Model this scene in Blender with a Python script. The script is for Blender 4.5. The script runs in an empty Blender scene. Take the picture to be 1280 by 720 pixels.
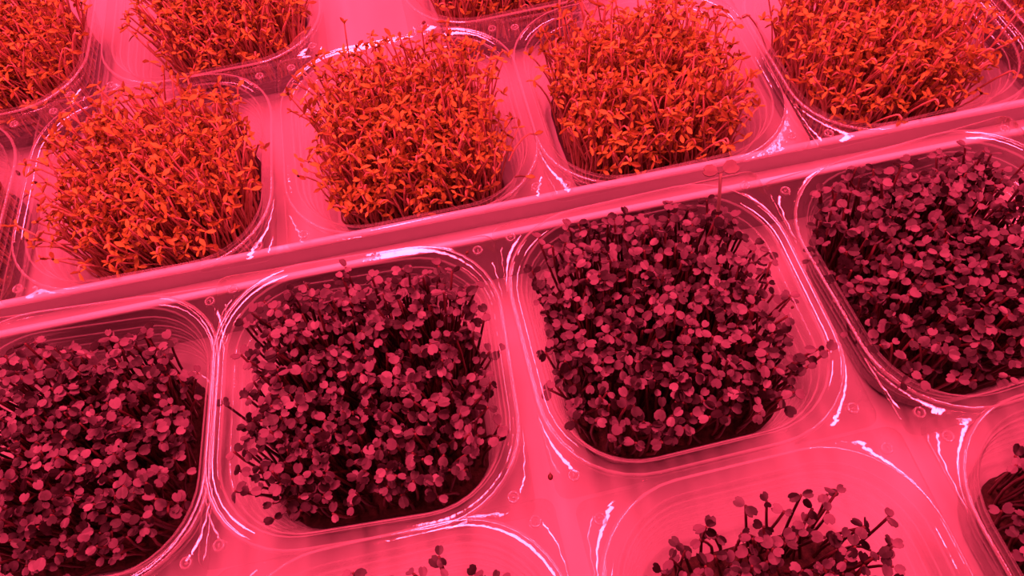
import bpy, math, random
import numpy as np
from mathutils import Matrix, Vector

rnd = random.Random(11)
scene = bpy.context.scene
COL = scene.collection

# ------------------------------------------------------------------ camera
MM = 0.001
RIM = 0.040                                  # height of a punnet's rim above the tray floor
FPX, TILT, ROLL = 900.0, 1.05566101, -0.13274255
CAMZ = 0.2468389 + RIM
fw = Vector((0, math.cos(TILT), -math.sin(TILT)))
rt = Vector((1, 0, 0)); up = rt.cross(fw)
r2 = math.cos(ROLL) * rt + math.sin(ROLL) * up
u2 = -math.sin(ROLL) * rt + math.cos(ROLL) * up
cam_d = bpy.data.cameras.new('camera'); cam = bpy.data.objects.new('camera', cam_d); COL.objects.link(cam)
cam.matrix_world = Matrix(((r2.x, u2.x, -fw.x, 0), (r2.y, u2.y, -fw.y, 0), (r2.z, u2.z, -fw.z, CAMZ), (0, 0, 0, 1)))
cam_d.sensor_width = 36; cam_d.lens = FPX / 1280 * 36; cam_d.clip_start = 0.005
scene.camera = cam

def pix(x, y, z):
    d = Vector((x, y, z - CAMZ)); w = d.dot(fw)
    if w < 0.01: return None
    return 640 + FPX * d.dot(r2) / w, 360 - FPX * d.dot(u2) / w

# ------------------------------------------------------------------ light
w = bpy.data.worlds.new('grow_room'); scene.world = w; w.use_nodes = True
w.node_tree.nodes['Background'].inputs[0].default_value = (1.0, 0.052, 0.122, 1)
w.node_tree.nodes['Background'].inputs[1].default_value = 0.3
def grow_bar(x, y, z, sx, sy, power):        # LED grow bars hung over the trays
    l = bpy.data.lights.new('grow_lamp', 'AREA'); l.shape = 'RECTANGLE'; l.size = sx; l.size_y = sy
    l.color = (1.0, 0.052, 0.122); l.energy = power
    o = bpy.data.objects.new('grow_lamp', l); COL.objects.link(o); o.location = (x, y, z)
    return o
grow_bar(-0.12, 0.36, 0.64, 0.075, 0.7, 13.0)
grow_bar(0.45, 0.36, 0.64, 0.05, 0.7, 10.5)
grow_bar(-0.63, 0.36, 0.64, 0.05, 0.7, 4.5)
vs = scene.view_settings
vs.view_transform = 'Standard'; vs.look = 'None'; vs.gamma = 1; vs.use_curve_mapping = False
vs.exposure = 0.12
scene.cycles.transparent_max_bounces = 40
scene.cycles.max_bounces = 10
scene.cycles.caustics_reflective = False; scene.cycles.caustics_refractive = False

# ------------------------------------------------------------------ materials
def new_mat(name):
    m = bpy.data.materials.new(name); m.use_nodes = True
    nt = m.node_tree
    for n in list(nt.nodes): nt.nodes.remove(n)
    out = nt.nodes.new('ShaderNodeOutputMaterial')
    return m, nt, out
def nd(nt, t, **kw):
    n = nt.nodes.new(t)
    for k, v in kw.items():
        if k.startswith('i_'):
            n.inputs[k[2:].replace('_', ' ')].default_value = v
        else: setattr(n, k, v)
    return n
def math_n(nt, op, a, b=None):
    n = nd(nt, 'ShaderNodeMath', operation=op)
    for i, v in enumerate((a, b)):
        if v is None: continue
        if isinstance(v, (int, float)): n.inputs[i].default_value = v
        else: nt.links.new(v, n.inputs[i])
    return n.outputs[0]

def plastic_clear(name, haze, bump=0.07):
    """thin clear sheet: lets light through, mirrors at its surface, haze whitens it to paint in bright reflections"""
    m, nt, out = new_mat(name); L = nt.links.new
    tc = nd(nt, 'ShaderNodeTexCoord')
    no = nd(nt, 'ShaderNodeTexNoise'); no.inputs['Scale'].default_value = 220; no.inputs['Detail'].default_value = 3
    L(tc.outputs['Object'], no.inputs['Vector'])
    bp = nd(nt, 'ShaderNodeBump'); bp.inputs['Strength'].default_value = bump; bp.inputs['Distance'].default_value = 0.001
    L(no.outputs['Fac'], bp.inputs['Height'])
    lw = nd(nt, 'ShaderNodeLayerWeight'); lw.inputs['Blend'].default_value = 0.5
    p = math_n(nt, 'POWER', lw.outputs['Facing'], 5.0)
    f = math_n(nt, 'MULTIPLY_ADD', p, 0.7); nt.nodes[-1].inputs[2].default_value = 0.125
    tr = nd(nt, 'ShaderNodeBsdfTransparent'); tr.inputs[0].default_value = (0.96, 0.95, 0.95, 1)
    gl = nd(nt, 'ShaderNodeBsdfAnisotropic'); gl.inputs['Roughness'].default_value = 0.055
    gl.inputs['Color'].default_value = (1, 1, 1, 1)
    L(bp.outputs[0], gl.inputs['Normal'])
    df = nd(nt, 'ShaderNodeBsdfDiffuse'); df.inputs[0].default_value = (0.95, 0.95, 0.95, 1)
    m0 = nd(nt, 'ShaderNodeMixShader'); m0.inputs[0].default_value = haze
    L(tr.outputs[0], m0.inputs[1]); L(df.outputs[0], m0.inputs[2])
    mx = nd(nt, 'ShaderNodeMixShader'); L(f, mx.inputs[0]); L(m0.outputs[0], mx.inputs[1]); L(gl.outputs[0], mx.inputs[2])
    L(mx.outputs[0], out.inputs[0])
    return m

def plain(name, col, col2, rough=0.5, scale=40, bump=0.0, spec=0.5, rand=0.0, transl=0.0, detail=4):
    """procedural two-tone material; rand mixes in a per-piece random tone"""
    m, nt, out = new_mat(name); L = nt.links.new
    b = nd(nt, 'ShaderNodeBsdfPrincipled')
    b.inputs['Roughness'].default_value = rough; b.inputs['Specular IOR Level'].default_value = spec
    tc = nd(nt, 'ShaderNodeTexCoord')
    no = nd(nt, 'ShaderNodeTexNoise'); no.inputs['Scale'].default_value = scale; no.inputs['Detail'].default_value = detail
    L(tc.outputs['Object'], no.inputs['Vector'])
    fac = no.outputs['Fac']
    if rand > 0:
        oi = nd(nt, 'ShaderNodeObjectInfo'); ge = nd(nt, 'ShaderNodeNewGeometry')
        s = math_n(nt, 'FRACT', math_n(nt, 'ADD', oi.outputs['Random'], ge.outputs['Random Per Island']))
        s = math_n(nt, 'MULTIPLY', math_n(nt, 'SUBTRACT', s, 0.5), rand)
        fac = math_n(nt, 'ADD', fac, s)
    cr = nd(nt, 'ShaderNodeValToRGB')
    cr.color_ramp.elements[0].position = 0.3; cr.color_ramp.elements[0].color = (*col, 1)
    cr.color_ramp.elements[1].position = 0.7; cr.color_ramp.elements[1].color = (*col2, 1)
    L(fac, cr.inputs[0]); L(cr.outputs[0], b.inputs['Base Color'])
    if bump:
        bp = nd(nt, 'ShaderNodeBump'); bp.inputs['Strength'].default_value = bump; bp.inputs['Distance'].default_value = 0.001
        L(no.outputs['Fac'], bp.inputs['Height']); L(bp.outputs[0], b.inputs['Normal'])
    if transl:
        t = nd(nt, 'ShaderNodeBsdfTranslucent'); L(cr.outputs[0], t.inputs[0])
        mx = nd(nt, 'ShaderNodeMixShader'); mx.inputs[0].default_value = transl
        L(b.outputs[0], mx.inputs[1]); L(t.outputs[0], mx.inputs[2]); L(mx.outputs[0], out.inputs[0])
    else: L(b.outputs[0], out.inputs[0])
    return m

M_PLASTIC = plastic_clear('clear_plastic', 0.012)
M_BEND_GLINT = plastic_clear('plastic_bend_glint', 0.2)  # whitened bends: haze paints in the bright lines reflected along the crests
M_DROP_GLINT = plastic_clear('plastic_drop_glint', 0.34, 0.6)  # whitish speckled reflection off droplets, painted in as haze
M_TRAY = plain('white_tray_plastic', (0.5, 0.5, 0.51), (0.58, 0.58, 0.58), 0.33, 9, 0.05)
M_LIP_GLINT = plain('tray_edge_glint', (0.93, 0.93, 0.95), (0.98, 0.98, 0.98), 0.45, 9, 0.03, 1.0)  # paler than the tray: lamp glints along the edge put into the colour
M_BOARD = plain('shelf_board', (0.55, 0.55, 0.56), (0.65, 0.65, 0.65), 0.5, 12)
M_MAT = plain('dark_growing_mat', (0.02, 0.01, 0.008), (0.07, 0.035, 0.025), 0.9, 600, 0.8)
M_RLEAF = plain('purple_leaf', (0.011, 0.004, 0.006), (0.155, 0.115, 0.14), 0.45, 120, 0.1, 0.4, 1.1)
M_RSTEM = plain('purple_stem', (0.05, 0.012, 0.018), (0.15, 0.04, 0.05), 0.5, 90, 0, 0.4, 0.6)
M_CLEAF = plain('green_leaf', (0.3, 0.18, 0.03), (0.64, 0.62, 0.1), 0.5, 150, 0, 0.35, 0.9, 0.4)
M_CSTEM = plain('pale_stem', (0.6, 0.34, 0.2), (0.85, 0.62, 0.46), 0.45, 120, 0, 0.4, 0.6, 0.35)
M_HULL = plain('seed_hull', (0.05, 0.02, 0.015), (0.16, 0.06, 0.03), 0.5, 300)
M_PALE = plain('pale_seedling', (0.42, 0.34, 0.3), (0.5, 0.44, 0.36), 0.5, 120, 0, 0.4, 0, 0.3)

# ------------------------------------------------------------------ mesh helpers
class MB:
    def __init__(s): s.v = []; s.f = []; s.m = []
    def add(s, v, f, mi=0, M=None):
        o = len(s.v)
        if M is not None: v = [M @ Vector(p) for p in v]
        s.v += [tuple(p) for p in v]; s.f += [tuple(i + o for i in q) for q in f]
        s.m += (mi if isinstance(mi, list) else [mi] * len(f))
    def mesh(s, name, mats, smooth=True):
        me = bpy.data.meshes.new(name); me.from_pydata(s.v, [], s.f)
        for m in mats: me.materials.append(m)
        me.polygons.foreach_set('material_index', s.m)
        me.polygons.foreach_set('use_smooth', [bool(smooth) and (smooth is True or mi in smooth) for mi in s.m])
        me.update(); return me
def obj(name, me, parent=None, loc=None, M=None):
    o = bpy.data.objects.new(name, me); COL.objects.link(o)
    if parent is not None: o.parent = parent
    if M is not None: o.matrix_basis = M
    if loc is not None: o.location = loc
    return o
def tag(o, label=None, cat=None, group=None, kind=None):
    for k, v in (('label', label), ('category', cat), ('group', group), ('kind', kind)):
        if v: o[k] = v
    return o

def tube(pts, rad, n=5, cap=True):
    """tapered tube along pts, rad a list"""
    V, F = [], []
    for i, p in enumerate(pts):
        p = Vector(p)
        a = Vector(pts[max(i - 1, 0)]); b = Vector(pts[min(i + 1, len(pts) - 1)])
        t = (b - a).normalized()
        x = t.cross(Vector((0.3, 0.9, 0.1))).normalized(); y = t.cross(x)
        for k in range(n):
            an = 2 * math.pi * k / n
            V.append(p + (x * math.cos(an) + y * math.sin(an)) * rad[i])
    for i in range(len(pts) - 1):
        for k in range(n):
            k2 = (k + 1) % n
            F.append((i * n + k, i * n + k2, (i + 1) * n + k2, (i + 1) * n + k))
    if cap:
        F.append(tuple(range((len(pts) - 1) * n, len(pts) * n)))
    return V, F

def ball(c, rx, ry, rz, nu=7, nv=4):
    V = [(c[0], c[1], c[2] - rz)]; F = []
    for j in range(1, nv):
        th = -math.pi / 2 + math.pi * j / nv
        for i in range(nu):
            a = 2 * math.pi * i / nu
            V.append((c[0] + rx * math.cos(th) * math.cos(a), c[1] + ry * math.cos(th) * math.sin(a), c[2] + rz * math.sin(th)))
    V.append((c[0], c[1], c[2] + rz)); T = len(V) - 1
    for i in range(nu):
        i2 = (i + 1) % nu
        F.append((0, 1 + i2, 1 + i))
        for j in range(nv - 2):
            a = 1 + j * nu
            F.append((a + i, a + i2, a + nu + i2, a + nu + i))
        a = 1 + (nv - 2) * nu
        F.append((a + i, a + i2, T))
    return V, F

def slab_leaf(outline, thick, bend, cup):
    """closed leaf blade: outline in (x along, y across), bent down along x and cupped across y"""
    n = len(outline)
    def z(x, y): return -bend * x * x + cup * abs(y)
    cx = sum(p[0] for p in outline) / n
    V = [(x, y, z(x, y) + thick / 2) for x, y in outline] + [(x, y, z(x, y) - thick / 2) for x, y in outline]
    V += [(cx, 0, z(cx, 0) + thick / 2), (cx, 0, z(cx, 0) - thick / 2)]
    F = []
    for i in range(n):
        j = (i + 1) % n
        F.append((2 * n, i, j)); F.append((2 * n + 1, n + j, n + i)); F.append((i, n + i, n + j, j))
    return V, F

# ------------------------------------------------------------------ the setting: shelf and two white trays
def box_mesh(name, x0, x1, y0, y1, z0, z1, mat, bev=0.0):
    b = MB()
    V = [(x, y, z) for z in (z0, z1) for y in (y0, y1) for x in (x0, x1)]
    b.add(V, [(0, 2, 3, 1), (4, 5, 7, 6), (0, 1, 5, 4), (2, 6, 7, 3), (0, 4, 6, 2), (1, 3, 7, 5)])
    return b.mesh(name, [mat], False)
LIP_A = math.atan(0.077)        # direction of the trays' edges
board = obj('floor', box_mesh('floor', -1.2, 1.2, -0.9, 1.6, -0.022, -0.004, M_BOARD))
tag(board, 'pale shelf board underneath both trays', None, None, 'structure')

def lip_profile(sign):
    """cross-section (y, z) of a tray wall, floor side at -sign; rounded bead on top"""
    t = 1.5 * MM; top = 35 * MM; P = [(-t * 0.75, -0.001), (-t * 0.75, top - 3 * MM)]
    for k in range(0, 9):
        a = math.pi * (1.22 - k / 8 * 1.44)
        P.append((1.55 * MM * math.cos(a), top - 1.55 * MM + 1.55 * MM * math.sin(a)))
    P += [(t * 0.75, top - 3 * MM), (t * 0.75, -0.001)]
    return P
def tray(name, y_edge, depth, label):
    """white tray whose wall runs along local x at y_edge; depth is signed (away from the wall)"""
    root = bpy.data.objects.new(name, None); COL.objects.link(root)
    root.location = (0, y_edge, 0); root.rotation_euler = (0, 0, LIP_A)
    tag(root, label, 'tray')
    ya, yb = (0.0, depth) if depth > 0 else (depth, 0.0)
    obj('tray_floor', box_mesh('tray_floor', -1.0, 1.0, ya, yb, -0.004, 0.0, M_TRAY), root)
    P = lip_profile(1); b = MB(); n = len(P)
    V = [(-1.0, y, z) for y, z in P] + [(1.0, y, z) for y, z in P]
    F = [(i, n + i, n + i + 1, i + 1) for i in range(n - 1)] + [tuple(range(n)), tuple(range(2 * n - 1, n - 1, -1)), (0, n - 1, 2 * n - 1, n)]
    b.add(V, F); obj('tray_wall', b.mesh('tray_wall', [M_TRAY]), root)
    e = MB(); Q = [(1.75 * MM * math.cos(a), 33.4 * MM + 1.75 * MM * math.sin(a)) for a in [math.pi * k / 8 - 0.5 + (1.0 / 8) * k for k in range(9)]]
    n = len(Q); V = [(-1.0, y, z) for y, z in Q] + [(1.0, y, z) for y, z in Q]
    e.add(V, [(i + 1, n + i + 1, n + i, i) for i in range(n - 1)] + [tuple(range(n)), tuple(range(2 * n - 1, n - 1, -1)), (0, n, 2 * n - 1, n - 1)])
    obj('tray_edge', e.mesh('tray_edge', [M_LIP_GLINT]), root)['label'] = 'bright rounded edge along the wall top'
    return root
# world y of the wall tops at x = 0 (from their height under the rims)
front_tray = tray('growing_tray', 0.1698, -0.85, 'white growing tray holding the dark purple greens, near its back edge')
back_tray = tray('growing_tray', 0.1846, 1.2, 'white growing tray holding the orange cress, front edge beside the gap')

# added strip, a shallow bottom that lightens the slot between the two walls
obj('added_ledge', box_mesh('added_ledge', -1.0, 1.0, -0.0131, -0.0006, 0.0205, 0.0225, M_TRAY), back_tray)

# ------------------------------------------------------------------ punnets
def ring(s, R, z, nc=9, ns=3):
    """rounded square, half side s, corner radius R, as a closed loop of points"""
    pts = []
    for q in range(4):
        a0 = q * math.pi / 2
        cx, cy = (s - R), (s - R)
        ca, sa = math.cos(a0), math.sin(a0)
        for k in range(nc + 1):
            a = math.pi / 2 * k / nc
            x, y = cx + R * math.cos(a), cy + R * math.sin(a)
            pts.append((x * ca - y * sa, x * sa + y * ca, z))
        # straight run to the next corner
        x0, y0 = cx, s; x1, y1 = -cx, s
        for k in range(1, ns):
            t = k / ns; x, y = x0 + (x1 - x0) * t, y0
            pts.append((x * ca - y * sa, x * sa + y * ca, z))
    return pts
def cornR(s): return max(8.0, 35.5 - (57.4 - s) * 0.8)
def sweep(b, prof, close=False, bends=()):
    rings = [ring(s * MM, cornR(s) * MM, z * MM) for s, z in prof]
    n = len(rings[0]); V = [p for r in rings for p in r]; F = []
    for i in range(len(rings) - 1):
        for k in range(n):
            k2 = (k + 1) % n
            F.append((i * n + k, i * n + k2, (i + 1) * n + k2, (i + 1) * n + k))
    mi = [1 if (f[0] // n) in bends else 0 for f in F]
    if close: F.append(tuple((len(rings) - 1) * n + k for k in range(n))); mi.append(0)
    b.add(V, F, mi)
# rolled rim
RIMP = [(57.4, 36.9), (57.4, 38.6), (57.25, 39.4), (56.8, 39.95), (56.2, 40.0), (55.8, 39.75), (55.4, 39.62), (54.6, 39.6), (53.8, 39.42), (53.0, 39.1), (52.3, 38.65), (51.7, 37.95), (51.3, 37.2), (51.1, 36.6)]
b = MB(); sweep(b, RIMP, False, (2, 3, 10)); ME_RIM = b.mesh('rim', [M_PLASTIC, M_BEND_GLINT])
# ribbed wall and floor
WALL = [(51.1, 36.6)]
for k in range(5):                           # a rounded bead, then a short ledge, five times down the wall
    z0 = 34.6 - k * 5.4; s0 = 50.8 - k * 1.25
    WALL += [(s0, z0), (s0 - 0.25, z0 - 0.5), (s0 - 0.75, z0 - 0.72), (s0 - 1.15, z0 - 1.1), (s0 - 1.25, z0 - 1.7), (s0 - 1.05, z0 - 2.4), (s0 - 1.15, z0 - 3.6)]
WALL += [(44.4, 6.5), (44.0, 4.0), (43.3, 2.2), (42.4, 1.0), (41.0, 0.5), (39.0, 0.4)]
b = MB(); sweep(b, WALL, True, [2 + 7 * k for k in range(5)]); ME_TUB = b.mesh('tub', [M_PLASTIC, M_BEND_GLINT])
# corner tab: flat web between the round rim corner and the square outer corner
def tab_mesh(mat):
    b = MB(); S = 57.8; Rr = 35.5; s = 57.4; zt = 38.0
    n = 12; V = []; c = s - Rr; ro = 5.0
    inner = [(c + Rr * math.cos(math.pi / 2 * (0.08 + 0.84 * k / n)), c + Rr * math.sin(math.pi / 2 * (0.08 + 0.84 * k / n))) for k in range(n + 1)]
    outer = []
    a, bb = inner[0], inner[-1]
    path = [(S, a[1])] + [(S, a[1] + (S - ro - a[1]) * t) for t in (0.35, 0.7, 1.0)]
    path += [(S - ro + ro * math.cos(t), S - ro + ro * math.sin(t)) for t in (0.3, 0.6, math.pi / 4, 0.97, 1.27)]
    path += [(bb[0] + (S - ro - bb[0]) * t, S) for t in (1.0, 0.7, 0.35, 0.0)]
    for (x, y), (X, Y) in zip(inner, path):
        V += [(x * MM, y * MM, zt * MM), (X * MM, Y * MM, zt * MM), (X * MM, Y * MM, (zt - 1.2) * MM)]
    F = []
    for k in range(n):
        F += [(3 * k, 3 * k + 1, 3 * k + 4, 3 * k + 3), (3 * k + 1, 3 * k + 2, 3 * k + 5, 3 * k + 4)]
    b.add(V, F); return b.mesh('corner_tab', [mat])
ME_TAB = tab_mesh(M_PLASTIC); ME_TABF = tab_mesh(M_DROP_GLINT)
def stud_mesh():
    b = MB(); n = 16; prof = [(2.1, 0), (2.15, 0.9), (1.9, 1.2), (1.65, 1.25), (1.4, 0.9), (1.3, 0.2)]
    V = [(r * MM * math.cos(2 * math.pi * k / n), r * MM * math.sin(2 * math.pi * k / n), z * MM) for r, z in prof for k in range(n)]
    F = [(i * n + k, i * n + (k + 1) % n, (i + 1) * n + (k + 1) % n, (i + 1) * n + k) for i in range(len(prof) - 1) for k in range(n)]
    b.add(V, F)
    v, f = ball((0.15 * MM, 0, 0.3 * MM), 0.3 * MM, 1.0 * MM, 0.9 * MM); b.add(v, f)
    return b.mesh('stud', [M_BEND_GLINT])
ME_STUD = stud_mesh()

def punnet(x, y, th, label, glint_tab=None):
    root = bpy.data.objects.new('clear_punnet', None); COL.objects.link(root)
    root.location = (x, y, 0); root.rotation_euler = (0, 0, th)
    tag(root, label, 'punnet', 'clear punnets standing on the trays')
    obj('tub', ME_TUB, root); obj('rim', ME_RIM, root)
    for q in range(4):
        t = obj('corner_tab', ME_TABF if q == glint_tab else ME_TAB, root, M=Matrix.Rotation(q * math.pi / 2, 4, 'Z'))
        obj('stud', ME_STUD, t, M=Matrix.Translation((0.0505, 0.0505, 0.0379)))
    return root

# ------------------------------------------------------------------ sprouts
def heart(l, wd, notch):
    """notched round seed leaf (obcordate), stalk end at x = 0"""
    P = [(0, -0.12 * wd), (0.16 * l, -0.36 * wd), (0.5 * l, -0.52 * wd), (0.82 * l, -0.44 * wd), (0.98 * l, -0.2 * wd), ((1 - notch) * l, 0)]
    return P + [(x, -y) for x, y in reversed(P[:-1])]
RLEAF = []
for k in range(8):
    l = rnd.uniform(3.1, 4.6) * MM; wd = l * rnd.uniform(0.78, 1.05)
    v, f = slab_leaf(heart(l, wd, rnd.uniform(0.08, 0.2)), 0.3 * MM, rnd.uniform(5, 40), rnd.uniform(-0.2, 0.3))
    b = MB(); b.add(v, f); RLEAF.append((v, f, b.mesh('leaf', [M_RLEAF], False)))
RSTEM = []
for k in range(12):
    h = 1.0; lean = rnd.uniform(0, 0.16); cv = rnd.uniform(-0.1, 0.1); a = rnd.uniform(0, 6.28); hh = 0.043 * rnd.uniform(0.9, 1.08)
    pts = []
    for i in range(5):
        t = i / 4
        d = (lean * t * t + cv * math.sin(math.pi * t)) * hh
        pts.append((d * math.cos(a), d * math.sin(a), hh * t))
    v, f = tube(pts, [0.75 * MM, 0.62 * MM, 0.55 * MM, 0.5 * MM, 0.5 * MM], 5)
    b = MB(); b.add(v, f); RSTEM.append((v, f, b.mesh('sprout', [M_RSTEM]), Vector(pts[-1])))

def rsprout_leaves(r, tip):
    """two or so seed leaves on a stem tip: list of (leaf index, local matrix)"""
    out = []; yaw = r.uniform(0, 6.28); roll = r.gauss(0, 0.3); fold = r.choice([-0.3, -0.1, 0.0, 0.1, 0.2, 0.35, 0.8])
    for s in (0, 1):
        M = (Matrix.Translation(tip) @ Matrix.Rotation(roll, 4, 'X') @ Matrix.Rotation(yaw + s * math.pi * r.uniform(0.8, 1.1), 4, 'Z')
             @ Matrix.Rotation(-fold + r.uniform(-0.25, 0.25), 4, 'Y') @ Matrix.Rotation(r.uniform(-0.5, 0.5), 4, 'X')
             @ Matrix.Translation((0.5 * MM, 0, 0)) @ Matrix.Scale(r.uniform(0.8, 1.15), 4))
        out.append((r.randrange(len(RLEAF)), M))
    return out

def blade(l, wd):
    P = [(0, -0.08 * wd), (0.3 * l, -0.36 * wd), (0.65 * l, -0.5 * wd), (l, -0.12 * wd)]
    return P + [(x, -y) for x, y in reversed(P)]
CRESS = []
for k in range(26):
    b = MB(); hh = 0.047 * rnd.uniform(0.6, 1.13); a = rnd.uniform(0, 6.28); lean = rnd.uniform(0, 0.34); w1 = rnd.uniform(-0.07, 0.07); ph = rnd.uniform(0, 6)
    pts = []
    for i in range(7):
        t = i / 6; d = (lean * t * t) * hh; e = w1 * math.sin(ph + 5 * t) * hh
        pts.append((d * math.cos(a) - e * math.sin(a), d * math.sin(a) + e * math.cos(a), hh * t))
    if k % 4 == 0:                       # a hooked neck, still bent over
        p = Vector(pts[-1]); q = Vector((math.cos(a), math.sin(a), 0)) * 2.2 * MM
        pts += [tuple(p + q * 0.5 + Vector((0, 0, 1.5 * MM))), tuple(p + q * 1.2 + Vector((0, 0, 1.0 * MM))), tuple(p + q * 1.5 - Vector((0, 0, 1.0 * MM)))]
    n = len(pts)
    v, f = tube(pts, [(0.55 - 0.15 * i / (n - 1)) * MM for i in range(n)], 4); b.add(v, f, 1)
    tip = Vector(pts[-1]); nl = rnd.choice([2, 2, 2, 3, 3, 4]); y0 = rnd.uniform(0, 6.28)
    for q in range(nl):
        l = rnd.uniform(2.6, 4.9) * MM; wd = l * rnd.uniform(0.3, 0.52)
        v, f = slab_leaf(blade(l, wd), 0.28 * MM, rnd.uniform(10, 90), rnd.uniform(0, 0.4))
        M = (Matrix.Translation(tip) @ Matrix.Rotation(y0 + q * 6.28 / nl + rnd.uniform(-0.5, 0.5), 4, 'Z') @ Matrix.Rotation(rnd.uniform(-1.15, 0.3), 4, 'Y') @ Matrix.Rotation(rnd.uniform(-0.7, 0.7), 4, 'X'))
        b.add(v, f, 0, M)
    if k % 5 == 1:                       # seed hull still stuck on
        v, f = ball(tuple(tip + Vector((0.4 * MM, 0, 0.6 * MM))), 0.6 * MM, 0.6 * MM, 1.0 * MM, 5, 3); b.add(v, f, 2)
    CRESS.append((b.v, b.f, b.m, b.mesh('sprout', [M_CLEAF, M_CSTEM, M_HULL], (1, 2))))

def inside(x, y, s, R):
    ax, ay = abs(x), abs(y)
    if ax > s or ay > s: return False
    if ax > s - R and ay > s - R: return math.hypot(ax - s + R, ay - s + R) < R
    return True

def mat_mesh(s, R, mat, seed):
    r = random.Random(seed); b = MB()
    prof = [(s, 1.2), (s + 0.4, 3.5), (s, 6.4), (s - 1.5, 7.3), (s * 0.6, 7.4)]
    rings = []
    for ss, z in prof:
        rg = ring(ss * MM, R * ss / s * MM, z * MM)
        rings.append([(x + r.uniform(-.5, .5) * MM, y + r.uniform(-.5, .5) * MM, zz + (r.uniform(-.5, .5) * MM if z > 1 else 0)) for x, y, zz in rg])
    n = len(rings[0]); V = [p for q in rings for p in q]
    F = [(i * n + k, i * n + (k + 1) % n, (i + 1) * n + (k + 1) % n, (i + 1) * n + k) for i in range(len(prof) - 1) for k in range(n)]
    F += [tuple((len(prof) - 1) * n + k for k in range(n)), tuple(range(n - 1, -1, -1))]
    b.add(V, F); return b.mesh('growing_mat', [mat])

def bed(kind, x, y, th, label, seed, step=None, half=None, lean=(0, 0), hscale=1.0, limit=300, off=(0, 0)):
    r = random.Random(seed); half = half or (41.5 if kind == 'r' else 39.0)
    root = bpy.data.objects.new('radish_greens' if kind == 'r' else 'cress_greens', None); COL.objects.link(root)
    root.location = (x, y, 0.0004); root.rotation_euler = (0, 0, th)
    tag(root, label, 'microgreens', 'blocks of dark purple greens' if kind == 'r' else 'blocks of orange cress')
    obj('growing_mat', mat_mesh(half + 0.5, 20.0, M_MAT, seed), root, (off[0] * MM, off[1] * MM, 0))
    step = step or (3.5 if kind == 'r' else 2.65)
    spots = []
    n = int(half / step) + 2
    for i in range(-n, n + 1):
        for j in range(-n, n + 1):
            px = (i + 0.5 * (j % 2)) * step + r.uniform(-.42, .42) * step; py = j * step * 0.92 + r.uniform(-.42, .42) * step
            if inside(px - off[0], py - off[1], half, 20): spots.append((px * MM, py * MM))
    ca, sa = math.cos(th), math.sin(th)
    items = []
    for px, py in spots:
        wx, wy = x + px * ca - py * sa, y + px * sa + py * ca
        q = pix(wx, wy, 0.045); seen = q is not None and -25 < q[0] < 1305 and -25 < q[1] < 745
        # stems spread outwards at the rim of the block
        ex, ey = px / (half * MM), py / (half * MM)
        sp = 0.14 if kind == 'r' else 0.09
        g = lambda: max(-0.15, min(0.15, r.gauss(0, 0.07)))
        tx = sp * ex ** 3 + g() + lean[0]; ty = (sp if ey > 0 or kind == 'r' else 0.03) * ey ** 3 + g() + lean[1]
        hs = hscale * r.uniform(0.82, 1.05) * (1 - 0.10 * max(abs(ex), abs(ey)) ** 4)
        if kind == 'c' and ey < -0.6: hs *= 1 - 1.0 * (-ey - 0.6) * r.uniform(0.2, 1.0)
        if kind == 'r' and max(abs(ex), abs(ey)) > 0.8: hs *= r.uniform(0.7, 1.0)
        if r.random() < 0.12 and ey > 0.3: hs *= 1.16
        M = (Matrix.Translation((px, py, 0.0066)) @ Matrix.Rotation(tx, 4, 'Y') @ Matrix.Rotation(-ty, 4, 'X')
             @ Matrix.Rotation(r.uniform(0, 6.28), 4, 'Z') @ Matrix.Diagonal((1, 1, hs, 1)))
        items.append((seen, hs + 0.25 * (-ey) + r.uniform(0, 0.15), M))
    vis = sorted((i for i in items if i[0]), key=lambda t: -t[1]); rest = [i for i in items if not i[0]] + vis[limit:]
    for _, _, M in vis[:limit]:
        if kind == 'r':
            k = r.randrange(len(RSTEM)); o = obj('sprout', RSTEM[k][2], root, M=M)
            S = M.to_scale()
            for li, LM in rsprout_leaves(r, RSTEM[k][3]):
                obj('leaf', RLEAF[li][2], o, M=LM)
        else:
            obj('sprout', CRESS[r.randrange(len(CRESS))][3], root, M=M)
    if rest:
        b = MB()
        for _, _, M in rest:
            if kind == 'r':
                k = r.randrange(len(RSTEM)); b.add(RSTEM[k][0], RSTEM[k][1], 1, M)
                for li, LM in rsprout_leaves(r, RSTEM[k][3]): b.add(RLEAF[li][0], RLEAF[li][1], 0, M @ LM)
            else:
                c = CRESS[r.randrange(len(CRESS))]; b.add(c[0], c[1], c[2], M)
        o = obj('dense_sprouts', b.mesh('dense_sprouts', [M_RLEAF, M_RSTEM] if kind == 'r' else [M_CLEAF, M_CSTEM, M_HULL], (1, 2)), root)
        o['kind'] = 'stuff'
    return root

D2R = math.pi / 180
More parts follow.
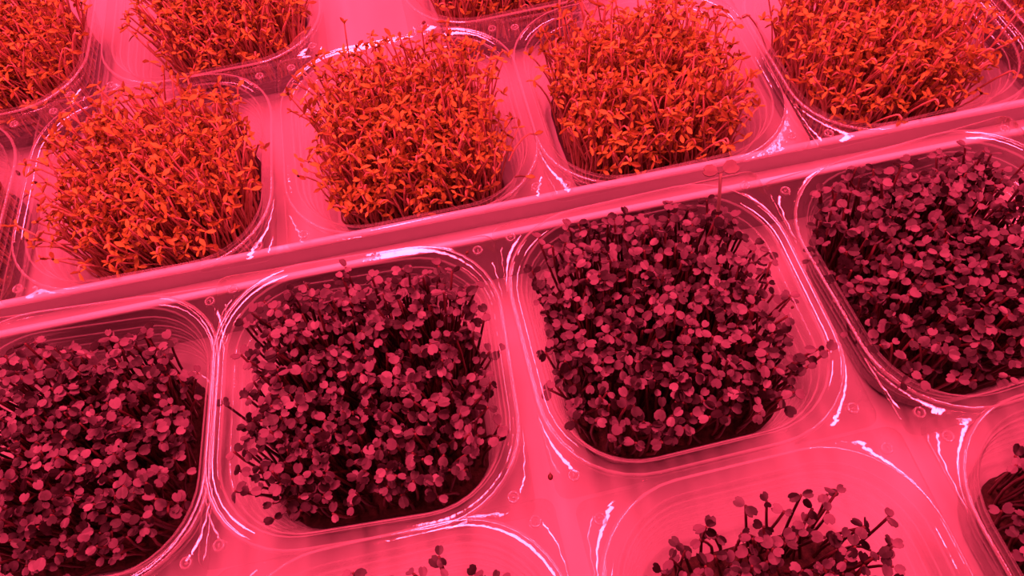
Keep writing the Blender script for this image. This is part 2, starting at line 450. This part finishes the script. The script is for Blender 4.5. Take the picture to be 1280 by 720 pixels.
# kind, x, y (m), turn, punnet label, greens label, options
PUN = [
 ('r', -0.1718, 0.1019, 0.7, 'clear punnet cut by the left edge of the photo, dark purple greens inside', 'dark purple radish greens cut by the left edge of the photo', dict(hscale=0.9, half=39.0, off=(-2, -2))),
 ('r', -0.0609, 0.1083, 1.7, 'clear punnet of purple greens with the brightest glare on its front rim', 'square block of purple radish greens, second from the left in the dark row', {}),
 ('r', 0.0576, 0.1194, 5.9, 'clear punnet of purple greens with one tall pale seedling in it', 'purple radish greens around the tall pale seedling, third in the dark row', {}),
 ('r', 0.1762, 0.1278, 9.5, 'clear punnet at the right edge, large block of purple greens inside', 'purple radish greens at the right edge just below the tray gap', dict(hscale=0.96)),
 ('r', -0.0484, -0.0043, 5.0, 'clear punnet at the bottom edge below the brightest glare', 'few purple leaf tops at the bottom edge left of centre', dict(hscale=0.92, half=39.0, off=(0, -2))),
 ('r', 0.0743, 0.0035, 6.0, 'clear punnet at the bottom edge with long-stemmed purple sprouts', 'long-stemmed purple sprouts rising at the bottom edge, right of centre', dict(hscale=1.0, half=37.0, off=(-2, -2), step=4.2)),
 ('r', 0.1978, 0.0173, 8.0, 'clear punnet in the bottom right corner with shiny stepped rim', 'purple greens in the bottom right corner of the photo', dict(hscale=0.92, half=39.0, off=(2, -2))),
 ('c', -0.1567, 0.2246, 3.0, 'clear punnet of cress leftmost in the row behind the tray gap', 'orange cress leaning left, leftmost full block behind the tray gap', {}),
 ('c', -0.0386, 0.2345, 5.0, 'clear punnet of cress second from left behind the tray gap', 'orange cress with thin front stems, second block behind the tray gap', {}),
 ('c', 0.0739, 0.2427, 5.8, 'clear punnet of cress third from left with a whitish glint painted on its front right corner', 'orange cress third from left behind the tray gap', {}),
 ('c', 0.1892, 0.2524, 7.0, 'clear punnet of cress at upper right, touching the corner with the painted glint', 'orange cress block filling the upper right of the photo', {}),
 ('c', 0.3070, 0.2680, 8.0, 'clear punnet barely showing in the top right corner', 'orange cress showing only in the top right corner', {}),
 ('c', -0.2570, 0.3291, 4.0, 'clear punnet of dim cress in the top left corner', 'dim red cress in the top left corner', {}),
 ('c', -0.1378, 0.3399, 5.0, 'clear punnet of cress at the top edge, second from the left corner', 'cress at the top edge above the leftmost full block', dict(half=36.0, off=(4, 0))),
 ('c', 0.0175, 0.3536, 6.0, 'clear punnet at the top edge in the middle with a white glinting corner', 'cress just showing at the top edge in the middle', {}),
 ('c', -0.2765, 0.2150, 2.0, 'clear punnet rim at the far left edge behind the tray gap', 'cress beyond the left edge behind the tray gap', {}),
]
for i, (k, x, y, a, lp, lg, kw) in enumerate(PUN):
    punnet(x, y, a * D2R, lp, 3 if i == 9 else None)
    kw.setdefault('lean', (-0.9 * x, 0.02) if k == 'r' else (-0.15 * x, 0.0))      # greens lean towards the middle lamp
    bed(k, x, y, a * D2R, lg, 100 + i, **kw)

# ------------------------------------------------------------------ single things
def seedling():
    """one tall pale seedling rising out of the third dark block"""
    root = bpy.data.objects.new('pale_seedling', None); COL.objects.link(root); root.location = (0.0848, 0.1505, 0.0076)
    tag(root, 'tall pale two-leafed seedling rising above the dark greens', 'seedling')
    P = [(0, 0, 0), (-0.0012, -0.0002, 0.018), (-0.0020, 0.0002, 0.036), (-0.0026, 0.0030, 0.052), (-0.0036, 0.0066, 0.066)]
    b = MB(); v, f = tube(P, [0.9 * MM, 0.85 * MM, 0.75 * MM, 0.7 * MM, 0.6 * MM], 7); b.add(v, f)
    st = obj('stem', b.mesh('stem', [M_PALE]), root)
    for yaw, tilt, sc in ((0.25, -0.25, 1.3), (2.75, 0.05, 1.2)):
        v, f = slab_leaf(heart(4.4 * MM, 4.6 * MM, 0.12), 0.35 * MM, 14, 0.12)
        c = MB(); c.add(v, f)
        v, f = tube([(-1.2 * MM, 0, 0), (0.6 * MM, 0, 0)], [0.35 * MM, 0.3 * MM], 5); c.add(v, f)
        M = Matrix.Translation(P[-1]) @ Matrix.Rotation(yaw, 4, 'Z') @ Matrix.Rotation(tilt, 4, 'Y') @ Matrix.Translation((1.2 * MM, 0, 0)) @ Matrix.Scale(sc, 4)
        obj('leaf', c.mesh('leaf', [M_PALELEAF], False), root, M=M)
M_PALELEAF = plain('olive_seed_leaf', (0.13, 0.1, 0.1), (0.2, 0.17, 0.15), 0.5, 200, 0.1, 0.35)
seedling()

def seed(p, r, label, stretch=1.3):
    """a plump seed with a small pointed beak"""
    b = MB(); v, f = ball((0, 0, r), r * stretch, r, r, 9, 6); b.add(v, f)
    v, f = tube([(r * stretch * 0.8, 0, r), (r * stretch * 1.35, 0, r * 1.05)], [r * 0.4, r * 0.1], 6); b.add(v, f)
    o = obj('seed', b.mesh('seed', [M_HULL]), loc=p); o.rotation_euler = (0, 0, rnd.uniform(0, 6))
    tag(o, label, 'seed', 'loose seeds')
seed((-0.2524, 0.2717, 0.0), 1.0 * MM, 'dark flat seed on the tray floor at the far left', 1.7)
seed((0.0045, 0.0644, 0.0380), 0.95 * MM, 'round dark seed lying between the four punnets near the bottom')
seed((-0.0163, 0.1594, 0.0385), 0.7 * MM, 'tiny dark seed at the back right corner of the second dark block')
seed((0.1043, 0.1158, 0.0385), 0.55 * MM, 'tiny dark seed on the right rim of the seedling punnet')
seed((-0.0264, 0.2998, 0.0380), 0.9 * MM, 'dark seed on the glinting punnet corner at the top')

def strand(pts, rad, label, mat, leafy=False):
    b = MB(); v, f = tube(pts, [rad] * (len(pts) - 1) + [rad * 0.6], 6); b.add(v, f, 0)
    o = obj('cress_strand', b.mesh('cress_strand', [mat])); tag(o, label, 'sprout', 'loose cress strands')
    if leafy:
        v, f = slab_leaf(blade(4.2 * MM, 2.2 * MM), 0.3 * MM, 20, 0.2); c = MB(); c.add(v, f)
        d = Vector(pts[-1]) - Vector(pts[-2])
        obj('leaf', c.mesh('leaf', [M_CLEAF]), o, M=Matrix.Translation(pts[-1]) @ Matrix.Rotation(math.atan2(d.y, d.x), 4, 'Z'))
strand([(0.0060, 0.2030, 0.0402), (0.0095, 0.2080, 0.0425), (0.0135, 0.2125, 0.0430), (0.0168, 0.2152, 0.0422), (0.0190, 0.2159, 0.0405)], 0.4 * MM, 'pale curved cress strand lying across two punnet rims', M_CSTEM, True)
strand([(0.0074, 0.1940, 0.0402), (0.0100, 0.1938, 0.0406), (0.0121, 0.1934, 0.0402)], 0.4 * MM, 'short brown cress scrap near the tray gap beside the curved strand', M_HULL, True)
